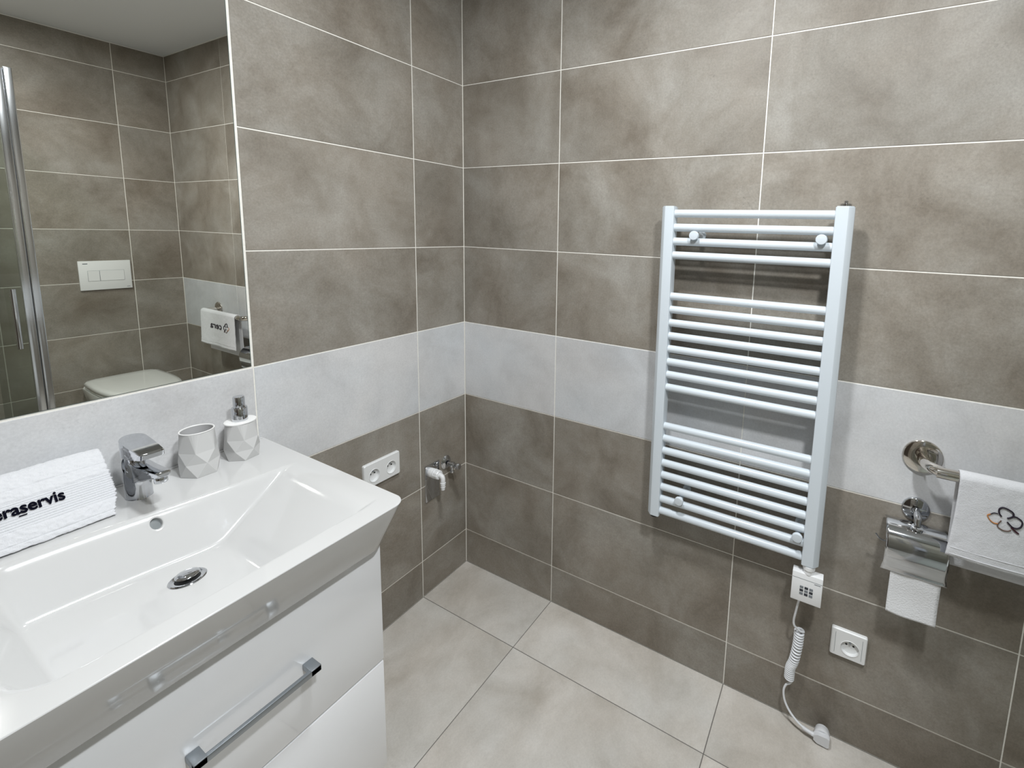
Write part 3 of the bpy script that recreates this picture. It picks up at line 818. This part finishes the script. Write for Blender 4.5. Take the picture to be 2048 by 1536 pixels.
for i in range(NYT+1):
    t_ = i/NYT; y = YT0 + (YT1-YT0)*t_; col = []
    for j, p in enumerate(pf):
        front = j > len(pf)*.6; hang = max(0, (zc-.01-p.z)/.2)
        wv = .0035*math.sin(y*26+1.0)*hang*(1 if front else .4) + .0012*noise.noise(Vector((y*40, p.z*40, j > 40)))
        x = p.x - (wv if front else -abs(wv)*.3)
        z = p.z + (.004*(t_-.5)*0 if front else 0)
        if front: z -= .0015*math.sin(y*17)*hang
        y2 = y + (.006*hang*(.5-t_)*-1 if not front else .003*hang*(1 if t_ < .5 else -1)*-.3)
        if front and t_ < .3: y2 += (.3-t_)*.045*hang*hang
        if not front and t_ < .2: y2 += (.2-t_)*.010*hang
        col.append(bm.verts.new((x, y2, z)))
    A.append(col)
for a_, b_ in zip(A, A[1:]):
    for j in range(len(pf)-1): bm.faces.new((a_[j], b_[j], b_[j+1], a_[j+1]))
bmesh.ops.recalc_face_normals(bm, faces=bm.faces)
tb = fin('towel_cloth', bm, M_TERRY, ht, angle=180)
so_ = tb.modifiers.new('thickness', 'SOLIDIFY'); so_.thickness = .0030; so_.offset = 0
def front_x(y, z):
    # where the cloth front stands at (y, z)
    best = None
    for a_, b_ in zip(pf[int(len(pf)*.6):], pf[int(len(pf)*.6)+1:]):
        if min(a_.z, b_.z) <= z <= max(a_.z, b_.z):
            f = (z-a_.z)/((b_.z-a_.z) or 1); best = a_.x + (b_.x-a_.x)*f
    hang = max(0, (zc-.01-z)/.2)
    return (best if best else -.104) - .0035*math.sin(y*26+1.0)*hang - .0030
# stitched hem lines
for zz in (.7165, .7320):
    pts = [(front_x(y_, zz)+.0012, y_, zz) for y_ in [YT0+.002 + (YT1-YT0-.001)*k/60 for k in range(61)]]
    tube('hem_stitch', pts, .0011, M_TERRY, ht, 6)
# embroidery
M_E1 = mat('plum_black_thread', (.012, .006, .018), .7); M_E3 = mat('maroon_thread', (.045, .004, .014), .7)
M_E4 = mat('grey_brown_thread', (.13, .08, .06), .7); M_E5 = mat('orange_thread', (.50, .20, .05), .7)
EMB = [
 (M_E1, .0017, [(-1.6707, .8328), (-1.6666, .8383), (-1.6656, .8469), (-1.6699, .8525), (-1.6768, .8527), (-1.6861, .8489), (-1.6899, .8448), (-1.6897, .8385), (-1.6858, .8344), (-1.6807, .8313)]),
 (M_E1, .0016, [(-1.6898, .8379), (-1.6955, .8385), (-1.7033, .8343), (-1.7063, .8285), (-1.705, .8199), (-1.6998, .8146), (-1.6935, .8138), (-1.6883, .8167), (-1.6816, .8234)]),
 (M_E3, .0018, [(-1.6892, .8136), (-1.6957, .8077), (-1.7025, .8032)]),
 (M_E4, .0011, [(-1.6894, .8075), (-1.6849, .8038), (-1.6776, .8026), (-1.6714, .8046), (-1.6665, .8084), (-1.6672, .8149), (-1.6713, .8233)]),
 (M_E5, .0012, [(-1.6663, .8146), (-1.6603, .8139), (-1.6539, .8173), (-1.6491, .8234), (-1.6476, .8284), (-1.6522, .8321)]),
 (M_E1, .0010, [(-1.6522, .8321), (-1.6577, .8367), (-1.6647, .837)])]
for m_, r_, P_ in EMB:
    pts = [(front_x(p.y, p.z)-.0002, p.y, p.z) for p in catmull([(0, a_, b_) for a_, b_ in P_], 5)]
    o = tube('embroidered_petal', pts, r_, m_, ht, 6)
me = text_mesh('cera', .052, .0005, .0002)
wx = max(v.co.x for v in me.vertices)
for v in me.vertices:
    X, Y, Z = v.co
    y_ = -1.728 - X*.130/wx; z_ = .812 + Y
    v.co = Vector((front_x(y_, z_)-.0004-Z, y_, z_))
me.materials.clear(); me.materials.append(M_E1)
add('embroidered_lettering', me, ht)

# ---------------------------------------------------------------- toilet paper holder
tp = thing('toilet_paper_holder', (0, -1.535, .748), 'chrome toilet paper holder with a curved flap under the towel bar', 'paper holder')
lathe('flange', [(.0305, 0), (.0305, .0030), (.0295, .0052), (.0275, .0062), (.0006, .0066)], (-.0003, -1.5345, .7485), (-1, 0, 0), M_CHROME, tp, 48)
tube('arm', [(-.009, -1.5345, .7485), (-.040, -1.5345, .7470), (-.048, -1.5345, .7430), (-.052, -1.5345, .7300)], [.0085, .0085, .0085, .0080], M_CHROME, tp, 18)
lathe('hinge_boss', [(.0125, 0), (.0130, .002), (.0130, .006), (.010, .0075)], (-.0535, -1.5345, .7240), (-.25, 0, 1), M_CHROME, tp, 24)
# flap: top hinged near the wall, curving down over the roll, flat lip at the foot
fl = [(-.0080, .7140), (-.0200, .7215), (-.0350, .7255), (-.0500, .7250), (-.0640, .7200), (-.0770, .7090), (-.0860, .6930), (-.0895, .6740), (-.0890, .6560), (-.0860, .6400), (-.0820, .6250), (-.0810, .6120)]
fl = catmull([(a_, 0, b_) for a_, b_ in fl], 5)
bm = bmesh.new(); A = []
YF0, YF1 = -1.4700, -1.5975
ysteps = [YF0 + (YF1-YF0)*k/20 for k in range(21)]
for y in ysteps:
    A.append([bm.verts.new((p.x, y + (.004*smooth((.640-p.z)/.03) if y == ysteps[0] else (-.004*smooth((.640-p.z)/.03) if y == ysteps[-1] else 0)), p.z)) for p in fl])
for a_, b_ in zip(A, A[1:]):
    for j in range(len(fl)-1): bm.faces.new((a_[j], b_[j], b_[j+1], a_[j+1]))
f_ = fin('flap', bm, M_CHROME, tp, angle=180)
md = f_.modifiers.new('t', 'SOLIDIFY'); md.thickness = .0016; md.offset = 0
tube('roll_wire', catmull([(-.046, -1.5345, .7270), (-.030, -1.560, .7080), (-.040, -1.598, .6800), (-.050, -1.600, .6690), (-.050, -1.590, .6680), (-.050, -1.48, .6680), (-.052, -1.466, .6690), (-.058, -1.458, .6760), (-.064, -1.451, .6880)], 6), .0022, M_CHROME, tp, 10)
roll = thing('toilet_roll', (-.045, -1.535, .62), 'white toilet roll under the chrome flap with one sheet hanging down', 'toilet roll')
bm = bmesh.new()
blathe(bm, [(.0120, 0), (.0330, 0), (.0335, .002), (.0335, .100), (.0330, .102), (.0120, .102)], (-.0470, -1.4880, .6700), (0, -1, 0), 40, 1, 1, False, False)
blathe(bm, [(.0120, 0), (.0120, .102)], (-.0470, -1.4880, .6700), (0, -1, 0), 40, 1, 1, False, False)
fin('paper_roll', bm, M_PAPER, roll)
bm = bmesh.new(); A = []
sh = catmull([(-.0800, 0, .6800), (-.0800, 0, .64), (-.0775, 0, .600), (-.0745, 0, .560), (-.0740, 0, .530), (-.0755, 0, .4985)], 8)
for k in range(13):
    y = -1.4880 - .1030*k/12
    A.append([bm.verts.new((p.x + .0010*math.sin(k*.7+p.z*30), y, p.z - (.003*math.sin(k/12*PI) if p.z < .51 else 0))) for p in sh])
for a_, b_ in zip(A, A[1:]):
    for j in range(len(sh)-1): bm.faces.new((a_[j], b_[j], b_[j+1], a_[j+1]))
f_ = fin('hanging_sheet', bm, M_PAPER, roll, angle=180)
md = f_.modifiers.new('t', 'SOLIDIFY'); md.thickness = .0006

# ---------------------------------------------------------------- flush plate (seen in the mirror)
fp = thing('flush_plate', (-.3575, YB, 1.0895), 'white dual button flush plate on the wall above the toilet seen in the mirror', 'flush plate')
plf = box('plate', -.4655, -.2495, YB+.0003, YB+.0100, 1.0070, 1.1722, M_PLAST, fp, .0012, 2)
box('button_recess', -.4315, -.2795, YB+.0098, YB+.0104, 1.0570, 1.1175, M_GREYP, fp)
box('flush_button', -.4305, -.3838, YB+.0102, YB+.0116, 1.0580, 1.1165, M_PLAST, fp, .0005, 1)
box('flush_button', -.3820, -.2805, YB+.0102, YB+.0116, 1.0580, 1.1165, M_PLAST, fp, .0005, 1)
box('maker_mark', -.4480, -.4280, YB+.0100, YB+.0102, 1.1540, 1.1590, M_GREYP, fp)
box('maker_mark', -.2730, -.2590, YB+.0100, YB+.0102, 1.0160, 1.0190, M_GREYP, fp)

# ---------------------------------------------------------------- toilet (seen in the mirror)
wc = thing('toilet', (-.355, YB, .12), 'white wall hung toilet with its lid closed seen in the mirror', 'toilet')
def dshape(hw, yb_, yf, n=28, sq=2.6):
    """outline: flat back with soft corners, round front"""
    pts = []; ym = yb_ + (yf-yb_)*.38
    for k in range(n+1):
        a_ = PI*k/n; c, s = math.cos(a_), math.sin(a_)
        pts.append((-.355 + hw*math.copysign(abs(c)**(2/sq), c), ym + (yf-ym)*abs(s)**(2/sq)))
    for k in range(1, 8):
        a_ = PI + PI*k/8; c, s = math.cos(a_), math.sin(a_)
        pts.append((-.355 + hw*math.copysign(abs(c)**(2/6), c), ym - (ym-yb_)*abs(s)**(2/6)))
    return pts
def loft(name, secs, m, parent, angle=50):
    bm = bmesh.new(); R_ = [[bm.verts.new((x, y, z)) for x, y in pts] for pts, z in secs]; k = len(R_[0])
    for a_, b_ in zip(R_, R_[1:]):
        for i in range(k): bm.faces.new((a_[i], a_[(i+1) % k], b_[(i+1) % k], b_[i]))
    bm.faces.new(list(reversed(R_[0]))); bm.faces.new(R_[-1])
    return fin(name, bm, m, parent, angle=angle)
yb_ = YB+.0005
TZ = .019
loft('bowl', [(dshape(.085, yb_, YB+.30), .14+TZ), (dshape(.110, yb_, YB+.36), .17+TZ), (dshape(.130, yb_, YB+.45), .27+TZ), (dshape(.155, yb_, YB+.54), .38+TZ), (dshape(.166, yb_, YB+.570), .440+TZ), (dshape(.164, yb_, YB+.570), .4445+TZ)], M_TOILET, wc)
loft('seat', [(dshape(.160, YB+.045, YB+.568), .4450+TZ), (dshape(.164, YB+.042, YB+.572), .448+TZ), (dshape(.164, YB+.042, YB+.572), .458+TZ), (dshape(.161, YB+.045, YB+.569), .4605+TZ)], M_TOILET, wc)
loft('lid', [(dshape(.163, YB+.040, YB+.572), .4610+TZ), (dshape(.167, YB+.036, YB+.577), .465+TZ), (dshape(.166, YB+.037, YB+.576), .477+TZ), (dshape(.160, YB+.043, YB+.570), .484+TZ), (dshape(.140, YB+.063, YB+.548), .4875+TZ), (dshape(.08, YB+.12, YB+.47), .4895+TZ)], M_TOILET, wc, 60)

# ---------------------------------------------------------------- shower enclosure (seen in the mirror)
SXP, SYP = -.7855, -1.640
shw = thing('shower_enclosure', (-1.38, -1.94, 0), 'framed glass shower enclosure with chrome profiles seen at the left of the mirror', 'shower')
box('shower_tray', XW+.004, SXP+.01, YB+.004, SYP-.0, .0005, .045, M_CERAM, shw, .006, 2)
box('corner_profile', SXP-.011, SXP+.012, SYP-.022, SYP+.014, .046, 1.993, M_ALU, shw, .003, 3)
box('door_profile', SXP-.036, SXP-.0125, SYP-.010, SYP+.010, .050, 1.986, M_ALU, shw, .002, 2)
dg = box('glass_door', XW+.02, SXP-.036, SYP-.003, SYP+.003, .052, 1.980, M_GLASS, shw)
box('side_glass', SXP-.003, SXP+.003, YB+.004, SYP-.024, .052, 1.980, M_GLASS, shw)
hd = tube('door_handle', [(-.853, SYP+.040, 1.125), (-.853, SYP+.040, .880)], .0085, M_CHROME, shw, 20)
for z in (1.095, .910):
    tube('handle_stud', [(-.853, SYP+.0035, z), (-.853, SYP+.040, z)], .0050, M_CHROME, hd, 14)
